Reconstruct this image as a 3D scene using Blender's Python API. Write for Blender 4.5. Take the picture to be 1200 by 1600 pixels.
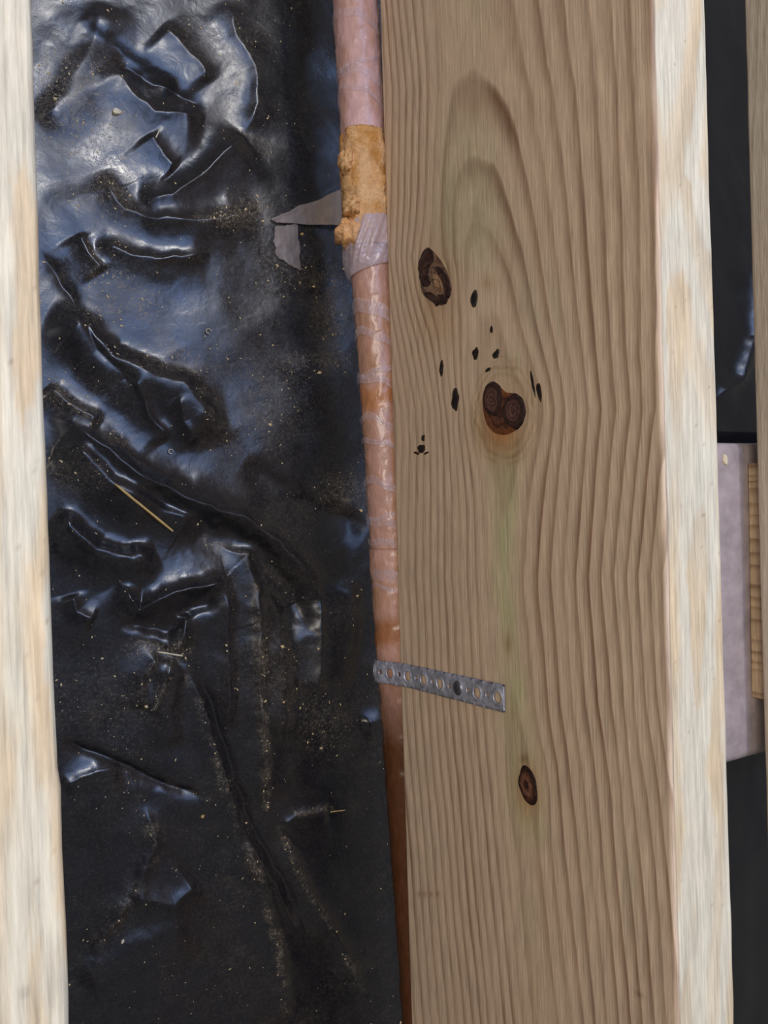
import bpy, math
import numpy as np
from mathutils import Matrix, Vector

scene = bpy.context.scene
for o in list(bpy.data.objects):
    bpy.data.objects.remove(o)
COL = scene.collection

# ------------------------------------------------------------------ camera
cam_data = bpy.data.cameras.new('camera')
cam_data.sensor_fit = 'VERTICAL'
cam_data.sensor_height = 36.0
cam_data.sensor_width = 27.0
cam_data.lens = 27.0
cam_data.clip_start = 0.01
cam = bpy.data.objects.new('camera', cam_data)
COL.objects.link(cam)
ROT = Matrix(((0.869076, 0.031608, -0.493668), (-0.03123, 0.999472, 0.009014), (0.493692, 0.007583, 0.869604)))
CAM_POS = Vector((0.0, 0.0, 0.2334))
cam.matrix_world = Matrix.Translation(CAM_POS) @ ROT.to_4x4()
scene.camera = cam

# ------------------------------------------------------------------ world and lights
world = bpy.data.worlds.new('room_light')
scene.world = world
world.use_nodes = True
bg = world.node_tree.nodes['Background']
bg.inputs[0].default_value = (1.0, 0.96, 0.93, 1.0)
bg.inputs[1].default_value = 0.17


def area_light(name, loc, target, sx, sy, power, color):
    d = bpy.data.lights.new(name, 'AREA')
    d.shape = 'RECTANGLE'
    d.size, d.size_y = sx, sy
    d.energy = power
    d.color = color
    o = bpy.data.objects.new(name, d)
    COL.objects.link(o)
    o.location = loc
    o.rotation_euler = (Vector(target) - Vector(loc)).to_track_quat('-Z', 'Y').to_euler()
    return o


area_light('window_daylight', (0.42, 0.85, 1.75), (0.25, 0.15, -0.2), 1.4, 1.5, 28.0, (0.34, 0.52, 1.0))
area_light('side_fill_light', (-1.15, 0.45, 1.75), (0.2, 0.0, -0.1), 0.9, 0.9, 27.0, (1.0, 0.91, 0.83))  # unseen warm fill, added to light the side face of the strapped joist
area_light('ceiling_lamp', (0.50, 1.45, 2.1), (0.1, 0.0, 0.0), 0.24, 0.24, 17.0, (1.0, 0.92, 0.78))

scene.view_settings.view_transform = 'Standard'
scene.view_settings.look = 'None'
scene.view_settings.gamma = 1.0
scene.view_settings.use_curve_mapping = False
scene.view_settings.exposure = 0.16

# ------------------------------------------------------------------ dimensions (metres)
JX = 0.27476          # left face of the strapped joist
JT = 0.038            # joist thickness
JD = 0.235            # joist depth
FLOOR_Z = -0.335      # level of the plastic sheet
PIER_Z = -0.255
NX = 0.6823           # left face of the neighbouring joist
rng = np.random.default_rng(11)


# ------------------------------------------------------------------ numeric helpers
def homography(src, dst):
    A, b = [], []
    for (x, y), (u, v) in zip(src, dst):
        A.append([x, y, 1, 0, 0, 0, -u * x, -u * y]); b.append(u)
        A.append([0, 0, 0, x, y, 1, -v * x, -v * y]); b.append(v)
    h = np.linalg.solve(np.array(A, float), np.array(b, float))
    return np.append(h, 1).reshape(3, 3)


def apply_h(h, x, y):
    x = np.asarray(x, float); y = np.asarray(y, float)
    w = h[2, 0] * x + h[2, 1] * y + h[2, 2]
    return (h[0, 0] * x + h[0, 1] * y + h[0, 2]) / w, (h[1, 0] * x + h[1, 1] * y + h[1, 2]) / w


# image pixels <-> the millimetres they project to on each surface
FACE_PX = [(600, 0), (1030, 0), (640, 1600), (1060, 1600)]
FACE_M = [(350.85, -228.06), (214.88, 4.72), (-370.51, -236.71), (-234.37, -0.31)]     # (y, z) on the joist side
GRID_PX = [(100, 0), (1100, 0), (100, 1600), (1100, 1600)]
TOP_M = [(33.29, 146.19), (310.65, 228.26), (23.87, -143.09), (291.25, -240.18)]       # (x, y) on the joist tops
FLOOR_M = [(81.06, 356.01), (756.5, 555.86), (58.13, -348.47), (709.26, -584.89)]      # (x, y) on the ground
PIER_M = [(69.65, 305.9), (650.03, 477.62), (49.95, -299.42), (609.44, -502.57)]       # (x, y) on the pier top
H_face, H_face_inv = homography(FACE_M, FACE_PX), homography(FACE_PX, FACE_M)
H_top, H_top_inv = homography(TOP_M, GRID_PX), homography(GRID_PX, TOP_M)
H_floor, H_floor_inv = homography(FLOOR_M, GRID_PX), homography(GRID_PX, FLOOR_M)
H_pier_inv = homography(GRID_PX, PIER_M)


def floor_xy(cx, cy):
    x, y = apply_h(H_floor_inv, cx, cy)
    return x / 1000, y / 1000


def face_yz(cx, cy):
    y, z = apply_h(H_face_inv, cx, cy)
    return y / 1000, z / 1000


def vnoise(x, y, seed=0):
    x = np.asarray(x, float); y = np.asarray(y, float)
    xi = np.floor(x).astype(np.int64); yi = np.floor(y).astype(np.int64)
    fx = x - xi; fy = y - yi
    fx = fx * fx * fx * (fx * (fx * 6 - 15) + 10); fy = fy * fy * fy * (fy * (fy * 6 - 15) + 10)

    def hsh(a, b):
        n = (a * 374761393 + b * 668265263 + seed * 1442695041) & 0xFFFFFFFF
        n = ((n ^ (n >> 13)) * 1274126177) & 0xFFFFFFFF
        n = n ^ (n >> 16)
        return (n & 0xFFFF) / 32767.5 - 1.0
    a = hsh(xi, yi); b = hsh(xi + 1, yi); c = hsh(xi, yi + 1); d = hsh(xi + 1, yi + 1)
    return (a * (1 - fx) + b * fx) * (1 - fy) + (c * (1 - fx) + d * fx) * fy


def fbm(x, y, octaves=4, seed=0):
    s = 0; a = 1.0; t = 0
    for i in range(octaves):
        s = s + a * vnoise(x * 2 ** i + 17.3 * i, y * 2 ** i - 9.1 * i, seed + i)
        t += a; a *= 0.5
    return s / t


def gauss(x, y, cx, cy, sx, sy, rot=0.0):
    c, s = math.cos(math.radians(rot)), math.sin(math.radians(rot))
    dx, dy = x - cx, y - cy
    u, v = dx * c + dy * s, -dx * s + dy * c
    return np.exp(-(u / sx) ** 2 - (v / sy) ** 2)


def poly_dist(x, y, pts):
    """distance to a polyline, signed side, and position along it (0..1)"""
    pts = np.asarray(pts, float)
    seg = np.diff(pts, axis=0); L = np.hypot(seg[:, 0], seg[:, 1]); cum = np.r_[0, np.cumsum(L)]
    best = np.full(x.shape, 1e9); side = np.zeros(x.shape); par = np.zeros(x.shape)
    for i in range(len(seg)):
        dx, dy = x - pts[i, 0], y - pts[i, 1]
        t = np.clip((dx * seg[i, 0] + dy * seg[i, 1]) / (L[i] ** 2 + 1e-12), 0, 1)
        ex, ey = dx - t * seg[i, 0], dy - t * seg[i, 1]
        d = np.hypot(ex, ey); m = d < best
        best = np.where(m, d, best)
        side = np.where(m, np.sign(seg[i, 0] * dy - seg[i, 1] * dx), side)
        par = np.where(m, (cum[i] + t * L[i]) / cum[-1], par)
    return best, side, par


# ------------------------------------------------------------------ mesh helpers
def make_mesh(name, verts, faces, mats, smooth=True, mat_idx=None):
    me = bpy.data.meshes.new(name)
    verts = np.asarray(verts, np.float32)
    faces = faces if isinstance(faces, list) else np.asarray(faces).tolist()
    n = len(verts)
    me.vertices.add(n)
    me.vertices.foreach_set('co', verts.ravel())
    lens = np.array([len(f) for f in faces], np.int32)
    flat = np.fromiter((i for f in faces for i in f), np.int32, count=int(lens.sum()))
    me.loops.add(len(flat)); me.loops.foreach_set('vertex_index', flat)
    me.polygons.add(len(faces))
    me.polygons.foreach_set('loop_start', np.r_[0, np.cumsum(lens)[:-1]].astype(np.int32))
    me.polygons.foreach_set('use_smooth', np.full(len(faces), smooth))
    if mat_idx is not None:
        me.polygons.foreach_set('material_index', np.asarray(mat_idx, np.int32))
    me.update(calc_edges=True)
    me.validate()
    for m in (mats if isinstance(mats, (list, tuple)) else [mats]):
        me.materials.append(m)
    return me


def obj(name, me, parent=None, loc=(0, 0, 0)):
    o = bpy.data.objects.new(name, me)
    COL.objects.link(o)
    o.location = loc
    if parent is not None:
        o.parent = parent
    return o


def tag(o, label, cat, group=None, kind=None):
    o['label'] = label; o['category'] = cat
    if group: o['group'] = group
    if kind: o['kind'] = kind
    return o


def grid_faces(nu, nv, closed_u=False):
    i = np.arange(nv - 1)[:, None]; j = np.arange(nu if closed_u else nu - 1)[None, :]
    a = i * nu + j; b = i * nu + (j + 1) % nu
    return np.stack([a, b, b + nu, a + nu], -1).reshape(-1, 4)


def set_float(me, name, arr):
    a = me.attributes.new(name, 'FLOAT', 'POINT')
    a.data.foreach_set('value', np.asarray(arr, np.float32).ravel())


def set_color(me, name, arr):
    arr = np.asarray(arr, np.float32)
    if arr.shape[1] == 3:
        arr = np.c_[arr, np.ones(len(arr), np.float32)]
    a = me.attributes.new(name, 'FLOAT_COLOR', 'POINT')
    a.data.foreach_set('color', arr.astype(np.float32).ravel())


# ------------------------------------------------------------------ materials
class NT:
    def __init__(self, name):
        self.mat = bpy.data.materials.new(name); self.mat.use_nodes = True
        self.t = self.mat.node_tree; self.bsdf = self.t.nodes['Principled BSDF']
        self.out = self.t.nodes['Material Output']

    def n(self, typ, **kw):
        nd = self.t.nodes.new(typ)
        for k, v in kw.items(): setattr(nd, k, v)
        return nd

    def link(self, a, b): self.t.links.new(a, b)

    def val(self, sock, v):
        if hasattr(v, 'is_linked') or hasattr(v, 'links'): self.link(v, sock)
        else: sock.default_value = v

    def math(self, op, a, b=0.0, clamp=False):
        nd = self.n('ShaderNodeMath', operation=op); nd.use_clamp = clamp
        self.val(nd.inputs[0], a); self.val(nd.inputs[1], b)
        return nd.outputs[0]

    def attr(self, name, out='Fac'):
        return self.n('ShaderNodeAttribute', attribute_name=name).outputs[out]

    def noise(self, scale, stretch=(1, 1, 1), detail=3, rough=0.55, dist=0.0):
        tc = self.n('ShaderNodeTexCoord'); mp = self.n('ShaderNodeMapping')
        mp.inputs['Scale'].default_value = stretch
        self.link(tc.outputs['Object'], mp.inputs[0])
        nz = self.n('ShaderNodeTexNoise'); nz.inputs['Scale'].default_value = scale
        nz.inputs['Detail'].default_value = detail; nz.inputs['Roughness'].default_value = rough
        nz.inputs['Distortion'].default_value = dist
        self.link(mp.outputs[0], nz.inputs['Vector'])
        return nz.outputs['Fac']

    def ramp(self, fac, stops, interp='LINEAR'):
        r = self.n('ShaderNodeValToRGB'); e = r.color_ramp.elements
        r.color_ramp.interpolation = interp
        while len(e) < len(stops): e.new(0.5)
        for el, (p, c) in zip(e, stops):
            el.position = p
            el.color = (c, c, c, 1) if isinstance(c, (int, float)) else (*c, 1)
        self.val(r.inputs[0], fac)
        return r.outputs[0]

    def mix(self, fac, a, b, mode='MIX'):
        m = self.n('ShaderNodeMix', data_type='RGBA', blend_type=mode)
        self.val(m.inputs[0], fac)
        for s, v in ((m.inputs[6], a), (m.inputs[7], b)):
            if isinstance(v, tuple): s.default_value = (*v[:3], 1)
            else: self.link(v, s)
        return m.outputs[2]

    def bump(self, height, strength=0.3, dist=0.001):
        b = self.n('ShaderNodeBump'); b.inputs['Strength'].default_value = strength
        b.inputs['Distance'].default_value = dist
        self.link(height, b.inputs['Height'])
        self.link(b.outputs[0], self.bsdf.inputs['Normal'])

    def set(self, **kw):
        for k, v in kw.items():
            s = self.bsdf.inputs[k]
            if isinstance(v, tuple): s.default_value = (*v, 1) if len(v) == 3 else v
            elif isinstance(v, (int, float)): s.default_value = v
            else: self.link(v, s)


def srgb(r, g, b):
    f = lambda c: (c / 255 / 12.92) if c <= 10 else ((c / 255 + 0.055) / 1.055) ** 2.4
    return (f(r), f(g), f(b))


def mat_lumber():
    m = NT('treated_pine')
    ring = m.attr('ring'); late = m.attr('late'); tint = m.attr('tint', 'Color')
    wob = m.noise(60, (1, 0.10, 1), 4)
    w = m.math('ADD', ring, m.math('MULTIPLY', m.math('SUBTRACT', wob, 0.5), 0.22))
    fr = m.math('FRACT', w)
    line = m.ramp(fr, [(0.0, 0.10), (0.30, 0.0), (0.52, 0.22), (0.74, 0.75), (0.86, 1.0), (0.93, 0.8), (1.0, 0.10)])
    vary = m.noise(25, (1, 0.12, 1), 3)
    wn = m.n('ShaderNodeTexWhiteNoise', noise_dimensions='1D'); m.link(m.math('FLOOR', w), wn.inputs['W'])
    line = m.math('MULTIPLY', line, m.math('ADD', m.math('MULTIPLY', wn.outputs['Value'], 0.55), 0.55))
    amount = m.math('MULTIPLY', m.math('MULTIPLY', line, late), m.ramp(vary, [(0.3, 0.6), (0.7, 1.05)]), True)
    fibre = m.noise(900, (1, 0.035, 1), 3, 0.6)
    early = m.mix(m.noise(9, (1, 0.3, 1), 4), srgb(213, 187, 158), srgb(223, 203, 176))
    c = m.mix(amount, early, srgb(122, 85, 57))
    c = m.mix(1.0, c, m.ramp(fibre, [(0.25, 0.70), (0.5, 0.97), (0.75, 1.14)]), 'MULTIPLY')
    c = m.mix(1.0, c, m.ramp(m.noise(420, (1, 0.12, 1), 4, 0.7), [(0.3, 0.84), (0.7, 1.10)]), 'MULTIPLY')
    c = m.mix(1.0, c, tint, 'MULTIPLY')
    m.set(**{'Base Color': c, 'Roughness': 0.62, 'Specular IOR Level': 0.35})
    h = m.math('ADD', m.math('MULTIPLY', amount, 0.8), m.math('MULTIPLY', fibre, 0.55))
    m.bump(h, 0.55, 0.0006)
    return m.mat


def mat_knot():
    m = NT('knot_wood')
    ring = m.attr('ring'); tint = m.attr('tint', 'Color')
    nz = m.noise(160, (1, 1, 1), 4)
    fr = m.math('FRACT', m.math('ADD', ring, m.math('MULTIPLY', nz, 1.1)))
    c = m.mix(m.ramp(fr, [(0, 0.15), (0.5, 0.0), (0.85, 0.9), (1, 0.15)]), tint, m.mix(1.0, tint, (0.30, 0.27, 0.26), 'MULTIPLY'))
    c = m.mix(1.0, c, m.ramp(m.noise(700, detail=3), [(0.3, 0.6), (0.7, 1.25)]), 'MULTIPLY')
    m.set(**{'Base Color': c, 'Roughness': 0.45, 'Specular IOR Level': 0.5})
    m.bump(m.math('ADD', fr, m.math('MULTIPLY', m.noise(350, detail=4), 1.2)), 0.8, 0.0006)
    return m.mat


def mat_plastic():
    m = NT('black_polyethylene')
    dust = m.attr('dust')
    n1 = m.noise(420, detail=4, rough=0.7); n2 = m.noise(1900, detail=2, rough=0.6)
    sp = m.math('MULTIPLY', m.ramp(n1, [(0.46, 0.0), (0.66, 1.0)]), m.ramp(n2, [(0.50, 0.0), (0.62, 1.0)]))
    film = m.math('MULTIPLY', dust, m.ramp(m.noise(90, detail=5, rough=0.7), [(0.38, 0.0), (0.8, 0.20)]))
    fac = m.math('ADD', m.math('MULTIPLY', sp, dust), film, True)
    dcol = m.mix(m.noise(600, detail=2), srgb(165, 138, 92), srgb(215, 200, 175))
    c = m.mix(fac, (0.010, 0.010, 0.012), dcol)
    rough = m.math('ADD', m.ramp(m.noise(30, detail=4), [(0.3, 0.20), (0.75, 0.40)]), m.math('MULTIPLY', fac, 0.5), True)
    m.set(**{'Base Color': c, 'Roughness': rough, 'Specular IOR Level': 0.55})
    m.bump(m.math('ADD', m.math('MULTIPLY', m.noise(130, (1, 1, 1), 3, 0.5, 0.6), 1.0), m.math('MULTIPLY', fac, 0.4)), 0.16, 0.0014)
    return m.mat


def mat_simple(name, color, rough=0.6, spec=0.4, nscale=300, namp=0.25, bump=0.4, bdist=0.0006, stretch=(1, 1, 1), attr=None, metal=0.0, coat=0.0):
    m = NT(name)
    nz = m.noise(nscale, stretch, 4, 0.6)
    base = m.attr(attr, 'Color') if attr else color
    c = m.mix(1.0, base, m.ramp(nz, [(0.25, 1 - namp), (0.75, 1 + namp)]), 'MULTIPLY')
    m.set(**{'Base Color': c, 'Roughness': rough, 'Specular IOR Level': spec, 'Metallic': metal, 'Coat Weight': coat})
    m.bump(nz, bump, bdist)
    return m.mat


def mat_film(name, color, opacity, rough=0.15, nscale=260, bump=0.8):
    m = NT(name)
    nz = m.noise(nscale, (1, 0.5, 1), 4, 0.6, 0.8)
    m.set(**{'Base Color': color, 'Roughness': rough, 'Specular IOR Level': 0.8})
    m.bump(nz, bump, 0.0012)
    tr = m.n('ShaderNodeBsdfTransparent'); mx = m.n('ShaderNodeMixShader')
    fac = m.ramp(nz, [(0.3, max(0.0, opacity - 0.15)), (0.7, min(1.0, opacity + 0.15))])
    m.link(fac, mx.inputs[0]); m.link(tr.outputs[0], mx.inputs[1]); m.link(m.bsdf.outputs[0], mx.inputs[2])
    m.link(mx.outputs[0], m.out.inputs[0])
    return m.mat


M_LUMBER = mat_lumber()
M_KNOT = mat_knot()
M_PLASTIC = mat_plastic()
M_SOIL = mat_simple('dark_soil', srgb(60, 48, 36), 0.95, 0.1, 60, 0.4)
M_SLEEVE = mat_simple('wrapped_sleeve', None, 0.36, 0.5, 230, 0.14, 0.7, 0.0012, (1, 0.45, 1), attr='tint', coat=0.25)
M_FIBRE = mat_simple('amber_fibreglass', None, 0.8, 0.25, 420, 0.22, 1.0, 0.0016, attr='tint')
M_FILM = mat_film('clear_wrap_film', srgb(214, 196, 200), 0.26, 0.12)
M_BUNCH = mat_film('bunched_clear_film', srgb(205, 190, 196), 0.55, 0.12, 150, 1.0)
M_TAPE = mat_film('masking_film', srgb(172, 156, 146), 0.42, 0.45, 120, 0.3)
M_STEEL = mat_simple('galvanised_steel', srgb(188, 190, 202), 0.40, 0.6, 170, 0.5, 0.5, 0.0008, metal=0.5)
M_NAIL = mat_simple('nail_steel', srgb(140, 140, 146), 0.4, 0.5, 700, 0.2, 0.3, 0.0003, metal=0.9)
M_CONCRETE = mat_simple('dusty_concrete', srgb(168, 154, 152), 0.9, 0.2, 55, 0.22, 0.5, 0.0012)
M_SPLINTER = mat_simple('pale_splinter', srgb(205, 170, 105), 0.7, 0.3, 500, 0.2, 0.4, 0.0004, (1, 0.2, 1))
M_CURL = mat_simple('pale_shaving', srgb(220, 205, 170), 0.6, 0.3, 500, 0.15, 0.3)
M_SAWDUST = mat_simple('sawdust', srgb(205, 180, 132), 0.8, 0.2, 700, 0.35, 0.3)


# ------------------------------------------------------------------ the ground and the black sheet
def ridge_list():
    # (points in image pixels, height mm, half width in pixels, shape)   tent = sharp crest, soft = rounded, step = fold edge
    return [
        ([(160, 262), (168, 300), (192, 334), (240, 347), (300, 351), (345, 348), (405, 322)], 7, 26, 'tent'),
        ([(212, 316), (265, 308), (310, 280), (345, 245), (382, 213)], 7, 28, 'tent'),
        ([(382, 213), (400, 165), (396, 105), (366, 58), (350, 0)], 4, 26, 'tent'),
        ([(172, 95), (196, 138), (240, 178), (322, 187)], 6, 26, 'tent'),
        ([(172, 95), (235, 120), (290, 150), (325, 172)], -4, 16, 'tent'),
        ([(230, 210), (262, 258), (275, 268)], 3.5, 18, 'tent'),
        ([(122, 366), (136, 400), (158, 430)], 4, 14, 'tent'),
        ([(148, 380), (200, 400), (252, 409), (328, 398)], 4.5, 18, 'tent'),
        ([(60, 385), (110, 460), (150, 550), (188, 582), (234, 655)], -3.5, 12, 'tent'),
        ([(75, 480), (120, 505), (170, 560), (232, 590), (284, 604), (312, 642), (340, 700)], 12, 30, 'soft'),
        ([(200, 590), (236, 655), (262, 690)], 5, 16, 'tent'),
        ([(274, 620), (282, 660), (310, 695)], 3, 12, 'tent'),
        ([(72, 600), (110, 635), (160, 662)], 5, 12, 'tent'),
        ([(76, 650), (110, 664), (160, 700), (212, 742), (300, 786), (382, 812), (432, 850), (472, 896), (496, 932), (500, 960)], 13, 28, 'tent'),
        ([(80, 700), (125, 712), (162, 752), (222, 788), (292, 815), (318, 840)], 9, 22, 'soft'),
        ([(200, 760), (300, 815), (390, 850), (450, 920), (485, 1000)], -9, 28, 'soft'),
        ([(496, 932), (500, 1000), (492, 1090)], 5, 18, 'tent'),
        ([(82, 800), (150, 860), (205, 872), (245, 858)], 10, 22, 'soft'),
        ([(182, 905), (214, 952), (242, 934), (292, 915), (352, 908), (362, 905)], 10, 20, 'tent'),
        ([(110, 925), (120, 955), (150, 968)], 4, 14, 'tent'),
        ([(352, 908), (351, 960), (353, 1020), (356, 1150)], 5, 14, 'tent'),
        ([(352, 935), (300, 950), (262, 985), (220, 975), (180, 970)], -5, 16, 'soft'),
        ([(292, 955), (284, 990), (268, 1022)], 6, 11, 'tent'),
        ([(284, 1022), (318, 1110), (345, 1200), (375, 1290), (432, 1390), (472, 1475)], 5, 16, 'tent'),
        ([(298, 1022), (334, 1110), (362, 1200), (392, 1285), (450, 1390), (490, 1475)], -5, 13, 'tent'),
        ([(250, 1020), (218, 1058), (218, 1110)], 4, 12, 'tent'),
        ([(266, 1022), (246, 1085), (236, 1118)], 4, 12, 'tent'),
        ([(276, 1030), (262, 1110), (268, 1170)], 4, 22, 'soft'),
        ([(322, 845), (384, 868), (400, 920), (402, 1000), (405, 1100), (416, 1260)], 6, 16, 'tent'),
        ([(410, 915), (432, 960), (440, 1040), (440, 1160)], 4, 22, 'soft'),
        ([(95, 1155), (180, 1190), (262, 1226), (325, 1246)], -5, 9, 'tent'),
        ([(95, 1225), (140, 1210), (190, 1196)], 3, 16, 'tent'),
        ([(440, 1295), (462, 1270), (515, 1262)], 3, 12, 'tent'),
        ([(443, 1305), (480, 1390), (532, 1472), (565, 1545)], 4, 14, 'tent'),
        ([(378, 1300), (410, 1390), (432, 1470), (452, 1600)], 5, 18, 'tent'),
        ([(312, 1372), (270, 1410), (200, 1396)], 6, 26, 'tent'),
        ([(225, 1250), (242, 1318), (202, 1402), (140, 1492)], 4, 18, 'tent'),
        ([(120, 1540), (200, 1480), (300, 1440)], 3, 30, 'soft'),
        ([(60, 200), (110, 150), (150, 60), (160, 0)], 4, 30, 'soft'),
        ([(250, 40), (300, 90), (330, 130)], 4, 20, 'tent'),
        ([(120, 40), (200, 90), (280, 150)], -3, 22, 'soft'),
        ([(560, 1130), (610, 1120), (660, 1130)], 4, 20, 'soft'),
        ([(545, 900), (540, 1000), (530, 1080)], 5, 24, 'soft'),
        ([(380, 720), (470, 780), (580, 830)], -4, 22, 'soft'),
        ([(1100, 640), (1125, 612), (1150, 590), (1172, 530), (1180, 400)], 9, 16, 'tent'),
    ]


DUST_SPOTS = [(120, 200, 60, 90, 1.0), (170, 300, 50, 50, .7), (90, 130, 50, 60, .6), (385, 335, 40, 24, 1.0), (345, 345, 26, 16, .8),
              (200, 480, 60, 26, .9), (270, 560, 90, 30, .6), (520, 500, 26, 60, .9), (480, 565, 45, 14, .9), (110, 620, 40, 24, .7),
              (120, 740, 40, 30, .6), (420, 640, 60, 60, .45), (540, 770, 45, 30, .8), (230, 1012, 30, 14, 1.2), (170, 1090, 90, 60, .3),
              (500, 1130, 40, 40, .5), (150, 430, 60, 60, .45), (440, 420, 50, 60, .55), (330, 60, 90, 40, .35), (420, 1040, 60, 60, .35)]
DUST_LINES = [([(300, 351), (345, 348), (405, 322)], 9, 1.2), ([(322, 845), (384, 868), (400, 920), (402, 1000), (405, 1100), (416, 1260)], 7, 1.1),
              ([(280, 1022), (314, 1110), (341, 1200), (371, 1290)], 6, 1.1), ([(378, 1300), (410, 1390), (432, 1470), (452, 1600)], 8, 1.3),
              ([(225, 1250), (242, 1318), (202, 1402), (140, 1492)], 11, .8), ([(443, 1305), (480, 1390), (532, 1472), (565, 1545)], 5, 1.0),
              ([(250, 1020), (218, 1058), (218, 1110)], 6, 1.1), ([(266, 1022), (246, 1085), (236, 1118)], 5, 1.1), ([(292, 955), (284, 990), (268, 1022)], 5, 1.2),
              ([(262, 1226), (325, 1246)], 5, .9), ([(440, 1295), (462, 1270), (515, 1262)], 5, 1.1), ([(160, 410), (240, 490), (290, 560), (330, 640)], 14, .7),
              ([(80, 600), (130, 650), (200, 690)], 14, .7), ([(220, 1005), (250, 1018), (290, 1018)], 7, 1.3)]
RIDGES = ridge_list()


def sheet_height(x, y):
    """height of the sheet above FLOOR_Z (metres) at ground points x, y (metres)"""
    sh = np.shape(x); x = np.ravel(np.asarray(x, float)); y = np.ravel(np.asarray(y, float))
    cx, cy = apply_h(H_floor, x * 1000, np.clip(y * 1000, -900, 900))
    h = 2.2 * fbm(x * 12, y * 12, 2, 3) + 0.8 * fbm(x * 30 + y * 18, y * 24 - x * 12, 2, 8)
    wx = cx + 10 * fbm(cx / 70, cy / 70, 2, 21); wy = cy + 10 * fbm(cx / 70, cy / 70, 2, 31)
    h += 0.9 * (1 - 2 * np.sqrt(fbm((wx * 0.7 - wy * 0.5) / 150, (wx * 0.5 + wy * 0.6) / 80, 2, 41) ** 2 + .01))
    h += 0.05 * fbm(wx / 14, wy / 14, 2, 51)
    wx = cx + 3.5 * fbm(cx / 26, cy / 26, 2, 61); wy = cy + 3.5 * fbm(cx / 26, cy / 26, 2, 71)
    for pts, hh, w, kind in RIDGES:
        p = np.array(pts, float)
        m = (wx > p[:, 0].min() - 6 * w) & (wx < p[:, 0].max() + 6 * w) & (wy > p[:, 1].min() - 6 * w) & (wy < p[:, 1].max() + 6 * w)
        if not m.any(): continue
        d, s, t = poly_dist(wx[m], wy[m], p)
        taper = np.clip(np.minimum(t, 1 - t) * 6, 0, 1); taper = taper * taper * (3 - 2 * taper)
        ww = w * (1 + 0.35 * s)
        if kind == 'soft': v = np.exp(-(d / ww) ** 2)
        else:
            r = np.sqrt(d * d + 2.0) - 1.4
            v = np.clip(np.exp(-r / ww) - math.exp(-4), 0, 1) * 1.018
        h[m] += hh * taper * v
    under = np.clip(np.minimum(x - .54, np.minimum(.92 - x, np.minimum(y + .285, .072 - y))) / .012, 0, 1)
    h = h * (1 - under) - 6 * under
    return (h / 1000).reshape(sh)


def sheet_dust(x, y):
    cx, cy = apply_h(H_floor, x * 1000, np.clip(y * 1000, -900, 900))
    d = np.full(x.shape, 0.09) + 0.18 * np.clip(fbm(cx / 90, cy / 90, 3, 81), 0, 1)
    for a, b, sx, sy, w in DUST_SPOTS:
        d += 0.70 * w * gauss(cx, cy, a, b, sx, sy)
    brk = np.clip(.45 + 1.6 * fbm(cx / 18, cy / 18, 3, 85), 0, 1)
    for pts, w, a in DUST_LINES:
        q, s, t = poly_dist(cx + 5 * fbm(cx / 20, cy / 20, 2, 86), cy, pts)
        d += 0.85 * a * brk * np.exp(-(q / w) ** 2)
    return np.clip(d, 0, 1.2) * np.clip((.36 - x) / .05, 0, 1)


def axis(lo, a, b, hi, fine, coarse):
    return np.r_[np.arange(lo, a, coarse), np.arange(a, b, fine), np.arange(b, hi + coarse / 2, coarse)]


def build_ground():
    v = [(-1.2, -1.6, FLOOR_Z - .03), (2.2, -1.6, FLOOR_Z - .03), (2.2, 1.6, FLOOR_Z - .03), (-1.2, 1.6, FLOOR_Z - .03)]
    v += [(a, b, FLOOR_Z - .15) for a, b, _ in v]
    f = [[0, 1, 2, 3], [7, 6, 5, 4], [0, 4, 5, 1], [1, 5, 6, 2], [2, 6, 7, 3], [3, 7, 4, 0]]
    o = obj('floor', make_mesh('floor', v, f, M_SOIL, False)); o['kind'] = 'structure'
    xs = axis(-1.1, 0.03, 0.36, 2.1, 0.0008, 0.012); xs = np.sort(np.r_[xs[(xs < .72) | (xs > .88)], np.arange(.722, .88, .003)]); ys = axis(-1.5, -0.42, 0.42, 1.5, 0.0008, 0.015)
    X, Y = np.meshgrid(xs, ys)
    x, y = X.ravel(), Y.ravel()
    z = FLOOR_Z + sheet_height(x, y)
    me = make_mesh('plastic_sheet', np.c_[x, y, z], grid_faces(len(xs), len(ys)), M_PLASTIC)
    set_float(me, 'dust', sheet_dust(x, y))
    s = obj('plastic_sheet', me)
    tag(s, 'wrinkled glossy black plastic sheet covering the ground, dusted with sawdust', 'plastic sheet')


build_ground()


# ------------------------------------------------------------------ joists
def rect_profile(x0, x1, z0, z1, steps, r=0.0022):
    """closed profile (x, z, side) walking bottom-left -> up left face -> top -> right -> bottom; steps = spacing per side"""
    pts = []
    sides = [('left', (x0, z0 + r), (x0, z1 - r), (x0 + r, z1 - r), 180),
             ('top', (x0 + r, z1), (x1 - r, z1), (x1 - r, z1 - r), 90),
             ('right', (x1, z1 - r), (x1, z0 + r), (x1 - r, z0 + r), 0),
             ('bottom', (x1 - r, z0), (x0 + r, z0), (x0 + r, z0 + r), -90)]
    for (nm, a, b, c, ang), st in zip(sides, steps):
        n = max(2, int(math.hypot(b[0] - a[0], b[1] - a[1]) / st) + 1)
        for t in np.linspace(0, 1, n):
            pts.append((a[0] + (b[0] - a[0]) * t, a[1] + (b[1] - a[1]) * t, nm))
        for k in (1, 2, 3):
            q = math.radians(ang - k * 22.5)
            pts.append((c[0] + r * math.cos(q), c[1] + r * math.sin(q), nm))
    return pts


WARPS = [(680, 432, .62, 40, 75), (790, 640, .72, 62, 95), (826, 1228, .62, 30, 60), (762, 440, .5, 26, 30), (711, 627, .35, 14, 30)]


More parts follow.
